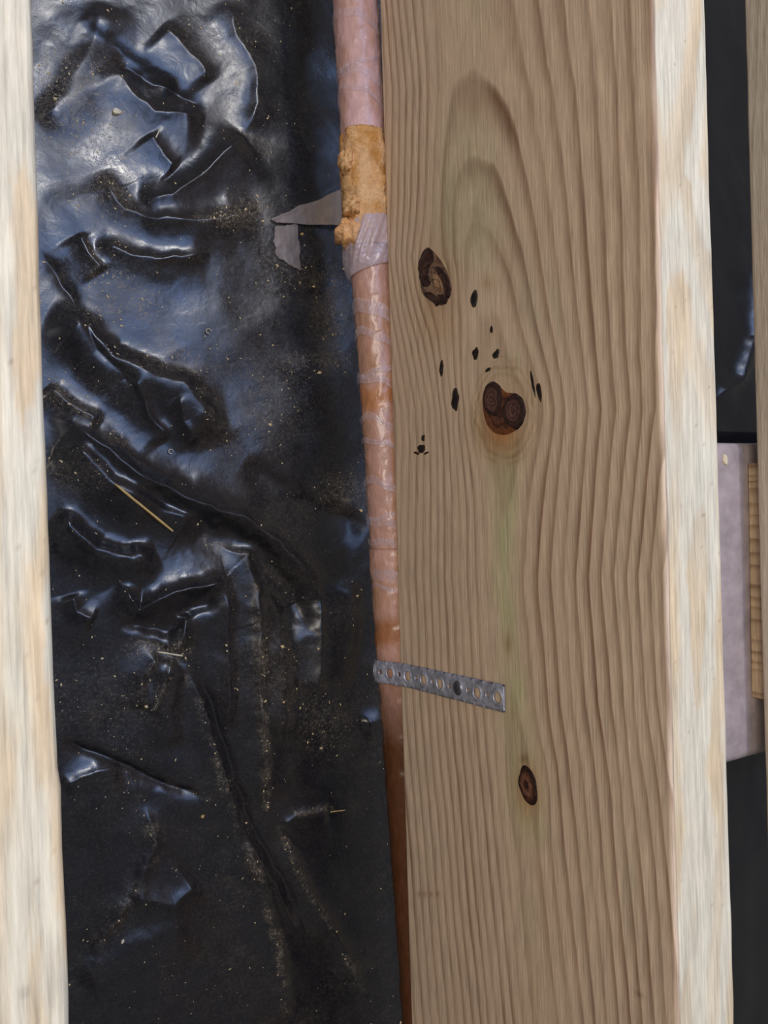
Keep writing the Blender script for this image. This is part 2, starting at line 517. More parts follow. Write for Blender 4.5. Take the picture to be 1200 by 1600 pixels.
def face_grain(cx, cy):
    x, y = cx.copy(), cy.copy()
    for kx, ky, a, sx, sy in WARPS:
        x = x - (x - kx) * a * np.exp(-((x - kx) / sx) ** 2 - ((y - ky) / sy) ** 2)
    xc = np.interp(y, [-400, 0, 140, 400, 640, 900, 1100, 1250, 1600, 2000], [705, 722, 740, 752, 790, 790, 803, 822, 858, 890])
    d = np.interp(y, [-400, 0, 100, 200, 300, 400, 500, 640, 780, 930, 1000, 1150, 1300, 1600, 2000],
                  [4.5, 4.25, 4.05, 3.4, 2.5, 1.45, .9, .55, .9, 1.38, 1.15, .75, .55, .45, .4])
    dx = x - xc
    kr = np.interp(y, [0, 400, 900, 1600], [1 / 29, 1 / 25, 1 / 19, 1 / 19])
    wl = np.interp(y, [0, 400, 700, 1600], [42, 40, 20, 24])
    left = (np.sqrt(dx ** 2 + wl ** 2) - wl) / np.interp(y, [0, 700, 1600], [8.6, 11.0, 12.5])
    right = np.abs(dx) * kr
    u = np.where(dx < 0, left, right)
    idx = np.sqrt(u * u + d * d)
    idx = idx + 0.26 * fbm(cx / 80, cy / 340, 2, 5) * np.clip(np.abs(dx) / 60, .3, 1) + 0.07 * fbm(cx / 20, cy / 120, 2, 6)
    late = np.where(dx < 0, np.clip(0.55 + 0.5 * np.clip(-dx / 60 - .5, 0, 1), 0, 1), np.clip(.45 + np.clip(dx / 60, 0, .5), 0, .95))
    late = late * (0.78 + 0.3 * fbm(cx / 50, cy / 200, 2, 7))
    # tint
    n = len(x)
    t = np.ones((n, 3)) * np.array([0.98, 0.96, 0.95])

    def blend(w, col):
        w = np.clip(w, 0, 1)[:, None]
        t[:] = t * (1 - w) + np.array(col) * w
    rag = 0.75 + 0.5 * fbm(cx / 16, cy / 60, 3, 9)
    G = (0.76, 0.94, 0.78); GG = (0.66, 0.78, 0.66)
    blend(.55 * rag * gauss(cx, cy, 735, 260, 42, 110), GG)
    blend(.60 * rag * gauss(cx, cy, 745, 360, 55, 60), GG)
    blend(.55 * rag * gauss(cx, cy, 700, 330, 16, 90), GG)
    blend(.60 * rag * gauss(cx, cy, 832, 480, 15, 60, -12), (0.70, 0.88, 0.84))
    blend(.40 * rag * gauss(cx, cy, 870, 480, 10, 70, -10), (0.74, 0.88, 0.84))
    blend(.35 * rag * gauss(cx, cy, 740, 20, 26, 50), G)
    q, s, tt = poly_dist(cx, cy, [(790, 700), (788, 800), (788, 920), (795, 980), (805, 1090), (815, 1180), (830, 1300)])
    blend(.85 * rag * np.exp(-(q / np.interp(cy, [700, 900, 1000, 1100, 1250, 1400], [24, 20, 17, 26, 27, 22])) ** 2), (0.76, 0.92, 0.70))
    blend(.55 * rag * gauss(cx, cy, 825, 1430, 14, 40), (0.78, 0.94, 0.80))
    blend(.45 * rag * gauss(cx, cy, 845, 1560, 24, 90), (0.84, 0.90, 0.74))
    blend(.40 * rag * gauss(cx, cy, 985, 1370, 12, 60), (0.82, 0.94, 0.86))
    streak = np.clip(.3 + 1.8 * fbm(cx / 7, cy / 28, 3, 15), 0, 1)
    blend(.75 * streak * gauss(cx, cy, 742, 275, 42, 95), (0.98, 1.08, 1.00))
    blend(.55 * streak * gauss(cx, cy, 800, 560, 30, 26), (0.92, 1.06, 0.96))
    # dark apex marks of the growth rings
    blend(.55 * gauss(cx, cy, 740, 168, 9, 30), (0.52, 0.46, 0.38))
    blend(.75 * gauss(cx, cy, 794, 1008, 7, 20), (0.50, 0.42, 0.30))
    blend(.5 * gauss(cx, cy, 795, 425, 8, 55, -14), (0.55, 0.50, 0.42))
    # resin halo of the knots
    k2 = gauss(cx, cy, 789, 645, 50, 74)
    blend(1.0 * k2 ** 1.3 * rag, (0.74, 0.66, 0.46))
    blend(1.0 * gauss(cx, cy, 782, 676, 30, 34), (0.66, 0.42, 0.22))
    ring_r = np.sqrt(((cx - 789) / 44) ** 2 + ((cy - 642) / 70) ** 2)
    rr = ring_r + .10 * fbm(cx / 14, cy / 14, 2, 14)
    for q0, q1 in ((1.0, .7), (.80, .45), (1.18, .35)):
        blend(q1 * rag * np.exp(-((rr - q0) / .05) ** 2), (0.46, 0.38, 0.25))
    blend(.8 * gauss(cx, cy, 684, 455, 30, 70), (0.76, 0.64, 0.52))
    blend(.9 * gauss(cx, cy, 826, 1236, 19, 42), (0.70, 0.52, 0.34))
    blend(.8 * gauss(cx, cy, 818, 1186, 7, 8), (0.45, 0.34, 0.22))
    blend(.55 * gauss(cx, cy, 762, 442, 10, 12), (0.66, 0.54, 0.36))
    blend(.6 * gauss(cx, cy, 690, 515, 30, 20), (0.90, 0.80, 0.66))
    blend(.65 * gauss(cx, cy, 1000, 1553, 9, 4, 35), (0.42, 0.36, 0.30))
    for a in (655, 664, 674, 684):
        blend(.55 * gauss(cx, cy, a, 1397, 3.2, 5), (0.45, 0.32, 0.22))
    late = late * (1 - 0.75 * np.clip(gauss(cx, cy, 790, 645, 34, 52), 0, 1))
    return idx, np.clip(late, 0, 1), t


def top_grain(cx, cy, seed):
    """flat-sawn edge: long open V bands"""
    if seed == 1:      # strapped joist
        xc = np.interp(cy, [-300, 0, 260, 500, 700, 900, 1300, 1600, 1900], [1040, 1040, 1038, 1066, 1096, 1090, 1090, 1072, 1072])
        d = np.interp(cy, [-300, 0, 270, 290, 620, 900, 1200, 1600, 1900], [1.2, 1.8, 2.7, 2.4, 1.3, .6, 1.3, .8, .8])
        u = np.abs(cx - xc) / 26
    else:
        xc = np.interp(cy, [-300, 0, 500, 900, 1600, 1900], [30, 10, 50, 20, 60, 60])
        d = np.interp(cy, [-300, 0, 500, 1000, 1600, 1900], [.8, 1.2, .6, 1.5, .8, .8])
        u = np.abs(cx - xc) / 38
    idx = np.sqrt(u * u + d * d) + 0.22 * fbm(cx / 26, cy / 170, 3, 90 + seed)
    late = 0.13 + 0.08 * fbm(cx / 40, cy / 200, 2, 95 + seed)
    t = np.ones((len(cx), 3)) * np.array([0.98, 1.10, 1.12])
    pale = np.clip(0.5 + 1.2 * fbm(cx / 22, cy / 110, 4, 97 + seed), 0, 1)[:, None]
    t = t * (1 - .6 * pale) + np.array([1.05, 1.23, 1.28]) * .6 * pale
    fr = (idx + .12 * fbm(cx / 9, cy / 50, 3, 98 + seed)) % 1.0
    band = np.clip((fr - .30) / .25, 0, 1) * (1 - np.clip((fr - .88) / .08, 0, 1))
    band = (band * np.clip(.75 + .7 * fbm(cx / 50, cy / 240, 2, 99 + seed), 0, 1))[:, None]
    t = t * (1 - .8 * band) + np.array([1.02, 0.96, 0.76]) * .8 * band
    sp = np.clip((vnoise(cx / 4, cy / 5, 120 + seed) - .93) * 20, 0, 1)[:, None]
    t = t * (1 - .5 * sp) + np.array([.45, .40, .34]) * .5 * sp
    if seed == 2:
        m = gauss(cx, cy, 36, 1552, 5, 9)[:, None] * .7
        t = t * (1 - m) + np.array([.40, .35, .32]) * m
    return idx, np.clip(late, 0, 1), t


def plain_grain(a, b, seed):
    idx = a / 0.009 + 0.8 * fbm(a * 30, b * 4, 3, seed) + 3.0 * fbm(a * 4, b * 1.2, 2, seed + 1)
    late = np.full(len(a), .35)
    n = np.clip(.5 + fbm(a * 25, b * 5, 3, seed + 2), 0, 1)[:, None]
    t = np.array([.90, 1.0, 1.02]) * n + np.array([.94, .98, .98]) * (1 - n)
    return idx, late, t


def build_joist(name, x0, steps, ys, label, which):
    prof = rect_profile(x0, x0 + JT, -JD, 0.0, steps)
    P = np.array([(p[0], p[1]) for p in prof]); side = np.array([p[2] for p in prof])
    nu, nv = len(P), len(ys)
    X = np.tile(P[:, 0], (nv, 1)); Z = np.tile(P[:, 1], (nv, 1)); Y = np.repeat(ys[:, None], nu, 1)
    S = np.tile(side, (nv, 1)).ravel()
    x, y, z = X.ravel(), Y.ravel(), Z.ravel()
    ring = np.zeros(len(x)); late = np.zeros(len(x)); tint = np.ones((len(x), 3))
    yc = np.clip(y, -.50, .50)
    for sd in ('left', 'top', 'right', 'bottom'):
        m = S == sd
        if which == 1 and sd == 'left':
            cx, cy = apply_h(H_face, yc[m] * 1000, z[m] * 1000)
            r = face_grain(cx, cy)
        elif which in (1, 2) and sd == 'top':
            cx, cy = apply_h(H_top, x[m] * 1000, yc[m] * 1000)
            r = top_grain(cx, cy, which)
        else:
            r = plain_grain(z[m] if sd in ('left', 'right') else x[m], y[m], 200 + which)
        ring[m], late[m], tint[m] = r
    # sawn edges are never quite straight
    topw = np.clip(1 + z / 0.06, 0, 1)
    x = x + 0.0002 * fbm(y * 9, z * 8, 3, 300 + which) + 0.0003 * fbm(y * 60, z * 40, 2, 310 + which) * topw
    if which == 1:
        L = np.clip((x0 + JT * .5 - x) / (JT * .5), 0, 1)
        x = x + topw * L * np.interp(y, [-.25, .22], [-0.0011, 0.0011]) - topw * (1 - L) * np.interp(y, [-.25, .22], [-0.0006, 0.0006])
    if which == 2:
        R = np.clip((x - x0 - JT * .5) / (JT * .5), 0, 1)
        x = x + R * topw * np.interp(y, [-.5, -.077, -.071, .5], [0.0004, 0.0004, -0.0004, -0.0004])
    z = z + 0.0003 * fbm(y * 30, x * 60, 3, 320 + which)
    loc = Vector((x0 + JT / 2, 0, -JD))
    faces = grid_faces(nu, nv, True).tolist()
    faces.append(list(range(nu))[::-1]); faces.append([(nv - 1) * nu + i for i in range(nu)])
    me = make_mesh(name, np.c_[x - loc.x, y, z - loc.z], faces, M_LUMBER)
    set_float(me, 'ring', ring); set_float(me, 'late', late); set_color(me, 'tint', tint)
    o = obj(name, me, None, loc)
    return tag(o, label, 'joist', 'treated pine floor joists')


ys_main = axis(-1.3, -0.41, 0.40, 1.3, 0.0012, 0.05)
joist = build_joist('floor_joist', JX, (0.0011, 0.0012, 0.03, 0.01), ys_main,
                    'broad treated pine joist with dark knots and a metal strap on its side', 1)
ys_side = axis(-1.3, -0.22, 0.22, 1.3, 0.0015, 0.05)
build_joist('floor_joist', JX - 0.2498 - JT, (0.03, 0.0012, 0.03, 0.01), ys_side,
            'pale pine joist at the left edge of the photo, only its top seen', 2)
ys_next = axis(-1.3, -0.5, 0.6, 1.3, 0.003, 0.05)
build_joist('floor_joist', NX, (0.002, 0.008, 0.03, 0.01), ys_next,
            'greyish pine joist at the right edge beyond the dark gap', 3)


# ------------------------------------------------------------------ knots and pitch pockets on the strapped joist
def face_patch(name, outline, color_fn, rings=7, proud=0.0004, dome=0.0005, ringfreq=4.0, rough=0.0, seed=0, parent=None):
    """a closed outline in image pixels becomes a low domed plug sitting in the joist face"""
    pts = np.array(outline, float)
    # resample smoothly
    n = 48
    seg = np.r_[pts, pts[:1]]; L = np.r_[0, np.cumsum(np.hypot(*np.diff(seg, axis=0).T))]
    t = np.linspace(0, L[-1], n, endpoint=False)
    ox = np.interp(t, L, seg[:, 0]); oy = np.interp(t, L, seg[:, 1])
    for _ in range(2):
        ox = (np.roll(ox, 1) + 2 * ox + np.roll(ox, -1)) / 4; oy = (np.roll(oy, 1) + 2 * oy + np.roll(oy, -1)) / 4
    c0, c1 = ox.mean(), oy.mean()
    V, RAD, CX, CY = [], [], [], []
    for k in range(rings + 1):
        s = k / rings
        V += [(c0 + (a - c0) * s, c1 + (b - c1) * s) for a, b in zip(ox, oy)]
        RAD += [s] * n
    V = np.array(V); RAD = np.array(RAD)
    cx, cy = V[:, 0], V[:, 1]
    y, z = face_yz(cx, cy)
    bump = rough * fbm(cx / 7, cy / 7, 3, 400 + seed)
    d = proud + dome * (1 - RAD ** 2) + bump
    d = np.where(RAD > .99, -0.0004, d)
    x = JX - 0.0002 - d
    loc = joist.location
    me = make_mesh(name, np.c_[x - loc.x, y - loc.y, z - loc.z], grid_faces(n, rings + 1, True), M_KNOT)
    set_float(me, 'ring', RAD * ringfreq + 0.5 * fbm(cx / 12, cy / 12, 2, 410 + seed))
    set_color(me, 'tint', color_fn(cx, cy, RAD))
    return obj(name, me, parent or joist)


def ellipse(cx, cy, rx, ry, rot=0, n=24, wob=0.08, seed=0):
    a = np.linspace(0, 2 * math.pi, n, endpoint=False)
    r = 1 + wob * np.array([vnoise(np.cos(q) * 1.7 + seed, np.sin(q) * 1.7 + 3.1 * seed, 7) for q in a])
    c, s = math.cos(math.radians(rot)), math.sin(math.radians(rot))
    u, v = rx * r * np.cos(a), ry * r * np.sin(a)
    return [(cx + p * c - q * s, cy + p * s + q * c) for p, q in zip(u, v)]


def two_tone(edge, mid):
    e, m = np.array(edge), np.array(mid)

    def fn(cx, cy, r):
        w = np.clip((r - .45) / .4, 0, 1)[:, None]
        return m * (1 - w) + e * w
    return fn


# big heart-shaped knot: two dark hearts over an orange bed
k_now = face_patch('knot', [(756, 604), (768, 596), (784, 604), (790, 614), (806, 612), (820, 624), (824, 645), (818, 664), (806, 676), (790, 683),
                    (772, 680), (758, 664), (753, 640), (752, 620)], two_tone(srgb(120, 72, 38), srgb(96, 60, 44)), ringfreq=2, proud=.0001, seed=1)
face_patch('knot_heart', [(754, 622), (758, 602), (770, 594), (782, 602), (788, 618), (786, 640), (778, 655), (764, 650), (756, 640)],
           two_tone(srgb(52, 32, 26), srgb(104, 72, 62)), ringfreq=3.2, proud=.0006, dome=.0008, seed=2, parent=k_now)
face_patch('knot_heart', [(786, 640), (790, 622), (804, 612), (818, 622), (823, 644), (818, 662), (808, 674), (796, 668), (786, 656)],
           two_tone(srgb(48, 30, 26), srgb(100, 68, 60)), ringfreq=3.2, proud=.0007, dome=.0008, seed=3, parent=k_now)
# loose bark-edged knot
k_now = face_patch('knot', [(662, 388), (670, 384), (680, 394), (692, 410), (702, 430), (706, 452), (702, 470), (692, 480), (680, 478), (668, 468),
                    (658, 460), (655, 440), (656, 412)], two_tone(srgb(120, 94, 72), srgb(146, 116, 92)), ringfreq=1.2, proud=.0001, dome=.0003, rough=.0003, seed=4)
BK = two_tone(srgb(50, 32, 26), srgb(76, 50, 40))
face_patch('knot_bark', [(660, 392), (668, 384), (678, 393), (681, 408), (673, 416), (671, 432), (676, 444), (670, 456), (661, 452), (655, 436), (655, 410)],
           BK, ringfreq=2.5, proud=.0006, dome=.0009, rough=.0012, seed=5, parent=k_now)
face_patch('knot_bark', [(679, 414), (690, 416), (701, 432), (706, 450), (703, 466), (698, 470), (697, 452), (691, 436), (683, 424)],
           BK, ringfreq=2.0, proud=.0006, dome=.0007, rough=.0008, seed=31, parent=k_now)
face_patch('knot_bark', [(660, 457), (672, 455), (682, 462), (693, 458), (701, 466), (697, 477), (688, 473), (682, 481), (677, 472), (666, 464)],
           BK, ringfreq=2.0, proud=.0005, dome=.0009, rough=.0012, seed=32, parent=k_now)
face_patch('knot_core', [(676, 426), (684, 428), (691, 440), (694, 452), (690, 458), (682, 454), (677, 442)],
           two_tone(srgb(150, 116, 86), srgb(176, 142, 108)), ringfreq=.8, proud=.0008, dome=.0004, rough=.0003, seed=33, parent=k_now)
# small oval knot near the lower end
k_now = face_patch('knot', ellipse(825, 1227, 14, 32, -14, wob=.12, seed=4), two_tone(srgb(46, 24, 18), srgb(126, 84, 64)), ringfreq=1.6, proud=.0005, dome=.0006, seed=6)
face_patch('knot_heart', ellipse(825, 1226, 5, 10, -12, seed=5), two_tone(srgb(92, 58, 46), srgb(60, 38, 32)), ringfreq=1.0, proud=.0010, dome=.0003, seed=7, parent=k_now)
DK = two_tone(srgb(66, 48, 34), srgb(34, 26, 22)); GK = two_tone(srgb(70, 66, 52), srgb(30, 34, 32))
for i, (a, b, rx, ry, rot, fn) in enumerate([
        (741, 467, 6, 15, 8, GK), (768, 515, 2.2, 7, 0, DK), (743, 551, 5, 10, 8, DK), (690, 575, 3.4, 12, 5, DK),
        (711, 627, 6.5, 19, 5, DK), (774, 554, 5, 9, 18, GK), (843, 612, 4.5, 20, -8, DK), (833, 600, 2.0, 30, -10, DK),
        (661, 684, 3, 6, 0, DK), (658, 702, 7, 8, 30, DK), (651, 708, 5, 2.2, 25, DK), (666, 708, 5, 2.0, -30, DK), (762, 578, 6, 2.5, -30, GK)]):
    face_patch('pitch_pocket', ellipse(a, b, rx, ry, rot, wob=.3, seed=10 + i), fn, rings=4, ringfreq=.8, proud=.00012, dome=.00003, seed=20 + i)


# ------------------------------------------------------------------ insulated pipe
PIPE_Z = -0.2535


def pipe_x(y):
    return np.interp(y, [-1.3, -.45, -.332, -.228, -.028, .10, .177, .27, .356, .45, 1.3],
                     [.305, .2995, .2955, .2905, .2815, .2765, .2725, .2690, .2662, .2640, .262])


def tube(name, ya, yb, r_fn, color_fn, material, parent, n=56, step=0.0012, a0=0.0, a1=360.0, caps=True, yskew=None):
    ny = max(2, int(abs(yb - ya) / step)); ys = np.linspace(yb, ya, ny)
    full = abs(a1 - a0) >= 359.9
    ang = np.radians(np.linspace(a0, a1, n, endpoint=not full))
    A, Y = np.meshgrid(ang, ys); A = A.ravel(); Y = Y.ravel()
    R = r_fn(A, Y)
    Y2 = Y + (yskew(A) if yskew else 0)
    base = np.array([pipe_x(0.0), 0, PIPE_Z])
    x = pipe_x(Y2) + R * np.cos(A); z = PIPE_Z + R * np.sin(A)
    V = np.c_[x - base[0], Y2, z - base[2]]
    f = grid_faces(n, ny, full).tolist()
    if caps and full:
        f.append(list(range(n))); f.append([(ny - 1) * n + i for i in range(n)][::-1])
    me = make_mesh(name, V, f, material)
    if color_fn: set_color(me, 'tint', color_fn(A, Y))
    return obj(name, me, parent)


def mixc(a, b, w):
    w = np.clip(w, 0, 1)[:, None]
    return np.array(a) * (1 - w) + np.array(b) * w


pipe = bpy.data.objects.new('insulated_pipe', None); COL.objects.link(pipe)
pipe.location = (float(pipe_x(0.0)), 0, PIPE_Z); pipe.empty_display_size = .02
tag(pipe, 'pipe in pinkish wrapped insulation running beneath the edge of the knotty joist', 'pipe')
R0 = 0.0158


def r_wrap(A, Y):
    hel = (Y * 38 + A / (2 * math.pi)) % 1.0
    return R0 + 0.0005 * (hel - .5) + 0.0005 * fbm(A * 1.6, Y * 90, 3, 500) + 0.0004 * fbm(A * 5, Y * 160 + A * 3, 2, 510)


PINK, TAN, LILAC, AMBER = srgb(186, 144, 128), srgb(176, 132, 102), srgb(206, 168, 164), srgb(196, 142, 78)


def c_upper(A, Y):
    return mixc(LILAC, PINK, .5 + .9 * fbm(A * 2, Y * 60, 3, 520))


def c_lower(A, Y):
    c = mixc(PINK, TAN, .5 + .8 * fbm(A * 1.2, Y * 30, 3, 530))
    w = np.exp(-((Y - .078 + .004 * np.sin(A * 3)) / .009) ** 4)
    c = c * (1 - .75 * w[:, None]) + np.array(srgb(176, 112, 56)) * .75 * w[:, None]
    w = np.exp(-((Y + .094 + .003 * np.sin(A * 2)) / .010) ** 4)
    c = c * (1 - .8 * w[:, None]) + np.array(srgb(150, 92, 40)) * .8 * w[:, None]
    b = np.clip((-.105 - Y) / .07, 0, 1)  # brown kraft tone, deepened towards the lower end to paint in the joist's shade
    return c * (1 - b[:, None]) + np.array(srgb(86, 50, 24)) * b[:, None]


def c_amber(A, Y):
    return mixc(AMBER, srgb(222, 180, 132), .5 + 1.1 * fbm(A * 2.4, Y * 110, 3, 540))


def r_amber(A, Y):
    t = np.clip((Y - .186) / (.264 - .186), 0, 1)
    return 0.0172 + .0014 * np.sin(t * math.pi) + .0026 * fbm(A * 2.2, Y * 100, 3, 550) + .0013 * (1 - t) * np.abs(fbm(A * 1.4 + Y * 60, Y * 240, 2, 560))


tube('copper_pipe', -1.25, 1.25, lambda A, Y: np.full(A.shape, .008), lambda A, Y: mixc(srgb(150, 92, 62), srgb(150, 92, 62), A * 0), M_SLEEVE, pipe, 16, .05)
tube('sleeve_upper', .258, 1.2, lambda A, Y: r_wrap(A, Y) + .0006, c_upper, M_SLEEVE, pipe, 56, .0016)
tube('exposed_fibreglass', .185, .266, r_amber, c_amber, M_FIBRE, pipe, 72, .0008)
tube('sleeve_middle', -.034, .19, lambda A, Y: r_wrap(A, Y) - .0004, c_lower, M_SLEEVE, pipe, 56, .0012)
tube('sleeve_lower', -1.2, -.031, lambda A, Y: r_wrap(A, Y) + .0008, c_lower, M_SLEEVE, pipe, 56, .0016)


def blob(name, c, rad, material, parent, color_fn, amp, seed, origin):
    n, m = 40, 28
    U, T = np.meshgrid(np.linspace(0, 2 * math.pi, n, endpoint=False), np.linspace(0.02, math.pi - .02, m))
    U = U.ravel(); T = T.ravel()
    d = np.c_[np.sin(T) * np.cos(U), np.cos(T), np.sin(T) * np.sin(U)]
    s = 1 + amp * fbm(d[:, 0] * 2.1 + d[:, 2] * 1.3 + seed, d[:, 1] * 2.4 - d[:, 2] * 1.1, 4, 600 + seed)
    V = d * s[:, None] * np.array(rad) + np.array(c) - np.array(origin)
    me = make_mesh(name, V, grid_faces(n, m, True), material)
    set_color(me, 'tint', color_fn(U, T))
    return obj(name, me, parent)


po = pipe.location
blob('fibreglass_tuft', (.2545, .1935, PIPE_Z + .002), (.0085, .0100, .0105), M_FIBRE, pipe, lambda A, Y: mixc(srgb(206, 152, 96), srgb(224, 178, 130), .5 + fbm(A * 2, Y * 2, 2, 9)), .5, 3, po)
blob('fibreglass_tuft', (.2555, .2110, PIPE_Z + .006), (.0060, .0070, .0080), M_FIBRE, pipe, c_amber, .6, 5, po)
blob('fibreglass_tuft', (.2530, .2420, PIPE_Z + .004), (.0050, .0085, .0070), M_FIBRE, pipe, c_amber, .6, 7, po)


# bunched clear film knotted round the sleeve, then the single film turns
def r_bunch(A, Y):
    t = np.clip((Y - .168) / (.206 - .168), 0, 1)
    fold = np.abs(fbm(A * 4.5 + Y * 90, A * .8 + Y * 40, 3, 570))
    return R0 + .0016 + .0035 * np.sin(t * math.pi) ** .6 * (.45 + 1.2 * fold) + .0004


tube('film_bunch', .168, .204, r_bunch, None, M_BUNCH, pipe, 90, .0007, 0, 360, False, yskew=lambda A: .005 * np.cos(A - .6))
for yc, wd, sk in [(.132, .010, .006), (.112, .006, .007), (.100, .004, -.004), (.084, .006, .004), (.050, .005, .008), (.038, .004, .005), (.006, .006, .007), (-.004, .003, -.003),
                   (-.018, .006, .004), (-.031, .005, .003), (-.056, .008, .004), (-.068, .003, .006), (.300, .007, .004), (.315, .003, -.004), (.338, .006, .005), (.285, .004, .006)]:
    tube('film_turn', yc - wd / 2, yc + wd / 2, lambda A, Y, q=yc: r_wrap(A, Y) + .0011 + .0005 * np.abs(fbm(A * 3, Y * 300 + q * 50, 2, 580)), None, M_FILM, pipe, 56, .0008, 60, 300, False,
         yskew=lambda A, k=sk: 1.7 * k * np.cos(A * 1.0 - 2.9) + .0010 * np.sin(A * 5 + k * 900))


# ------------------------------------------------------------------ perforated strap
def build_strap():
    W, TH = 0.0160, 0.0011
    pr = R0 + .0024
    cx, cz = float(pipe_x(-.118)), PIPE_Z
    # path in x-z: down the joist face, off the lower edge, over the pipe's outer side and back under the joist
    path = [(JX - .0014, -.1155), (JX - .0014, -.222)]
    a_start = 152
    for a in np.linspace(a_start, 285, 26):
        path.append((cx + pr * math.cos(math.radians(a)), cz + pr * math.sin(math.radians(a))))
    path = np.array(path)
    dense = []
    for p, q in zip(path[:-1], path[1:]):
        k = max(2, int(np.hypot(*(q - p)) / .0015))
        dense += [p + (q - p) * i / k for i in range(k)]
    path = np.array(dense + [path[-1]])
    for _ in range(3):
        path[1:-1] = (path[:-2] + 2 * path[1:-1] + path[2:]) / 4
    s = np.r_[0, np.cumsum(np.hypot(*np.diff(path, axis=0).T))]
    total = s[-1]
    # flat pattern
    V, F = [], []
    pos = 0.0; k = 0; seg = 40
    holes = []
    u = 0.0
    while u < total - .0099:
        big = (k % 2 == 0)
        Lc = .0100
        r = .0036 if big else .0017
        u1 = min(u + Lc, total)
        holes.append(((u + u1) / 2, r, big))
        uc = (u + u1) / 2; hu = (u1 - u) / 2
        base = len(V)
        levels = [('h', 0.0), ('h', .35), ('h', .7), ('m', .45), ('o', 1.0)]
        for nm, q in levels:
            for j in range(seg):
                a = 2 * math.pi * j / seg
                ca, sa = math.cos(a), math.sin(a)
                # rectangle point
                sc = min(hu / abs(ca) if abs(ca) > 1e-6 else 1e9, (W / 2) / abs(sa) if abs(sa) > 1e-6 else 1e9)
                ox, oy = ca * sc, sa * sc
                # snap near-corner points
                hx, hy = r * ca, r * sa
                if nm == 'h':
                    rr = r + q * min(.0018, hu - r - .0002)
                    px, py = rr * ca, rr * sa
                    lift = (.0009 if q == 0 else .0007 if q < .5 else .0001) if big else 0
                elif nm == 'm':
                    rr = r + .7 * min(.0018, hu - r - .0002)
                    px, py = rr * ca * .5 + ox * .5, rr * sa * .5 + oy * .5; lift = 0
                else: px, py, lift = ox, oy, 0
                V.append((uc + px, py, lift))
        for l in range(len(levels) - 1):
            for j in range(seg):
                a = base + l * seg + j; b = base + l * seg + (j + 1) % seg
                F.append([a, b, b + seg, a + seg])
        # corner triangles
        for sx in (-1, 1):
            for sy in (-1, 1):
                ang = math.atan2(sy * W / 2, sx * hu) % (2 * math.pi)
                j = int(ang / (2 * math.pi) * seg)
                a = base + (len(levels) - 1) * seg + j; b = base + (len(levels) - 1) * seg + (j + 1) % seg
                V.append((uc + sx * hu, sy * W / 2, 0)); F.append([a, len(V) - 1, b])
        u = u1; k += 1
    V = np.array(V)
    # weld the seams between neighbouring cells
    key = {}; remap = []
    keep = []
    for p in V:
        k3 = (round(p[0] * 2e5), round(p[1] * 2e5), round(p[2] * 2e5))
        if k3 not in key: key[k3] = len(keep); keep.append(p)
        remap.append(key[k3])
    V = np.array(keep); F = [[remap[i] for i in f] for f in F]; F = [f for f in F if len(set(f)) == len(f)]
    # bend along path
    uu = np.clip(V[:, 0], 0, total)
    X = np.interp(uu, s, path[:, 0]); Z = np.interp(uu, s, path[:, 1])
    tx = np.gradient(path[:, 0], s); tz = np.gradient(path[:, 1], s); ln = np.hypot(tx, tz); tx /= ln; tz /= ln
    TX = np.interp(uu, s, tx); TZ = np.interp(uu, s, tz)
    nx, nz = TZ, -TX          # outward (towards -x on the face)
    off = V[:, 2] + .0004 * fbm(V[:, 0] * 90, V[:, 1] * 90, 2, 700)
    X = X + nx * off; Z = Z + nz * off
    # small burrs along the snipped and torn edges
    Yc = -.1128 - uu * .055
    edge = np.abs(np.abs(V[:, 1]) - W / 2) < 1e-4
    Y = Yc + V[:, 1] + np.where(edge, 0.0002 * fbm(uu * 260, V[:, 1] * 40, 2, 710), 0)
    org = np.array([JX, -.118, -.175])
    root = bpy.data.objects.new('pipe_strap', None); COL.objects.link(root); root.location = org; root.empty_display_size = .02
    tag(root, 'perforated galvanised metal strap holding the pipe against the knotty joist', 'strap')
    me = make_mesh('band', np.c_[X, Y, Z] - org, F, M_STEEL)
    b = obj('band', me, root)
    md = b.modifiers.new('thickness', 'SOLIDIFY'); md.thickness = TH; md.offset = 0
    # nail head filling the fifth large hole from the free end
    bigs = [h for h in holes if h[2]]
    uc = bigs[2][0]
    n = 28; V2 = []; prof = [(.0, -.0022), (.0018, -.0021), (.0040, -.0017), (.0046, -.0010), (.0045, .0002), (.0014, .0004), (.0013, .02), (0, .022)]
    for r, d in prof:
        for j in range(n):
            a = 2 * math.pi * j / n
            V2.append((JX - .0014 + d, -.1128 - uc * .055 + r * math.cos(a), -.1155 - uc + r * math.sin(a)))
    me = make_mesh('nail', np.array(V2) - org, grid_faces(n, len(prof), True), M_NAIL)
    obj('nail', me, root)


build_strap()


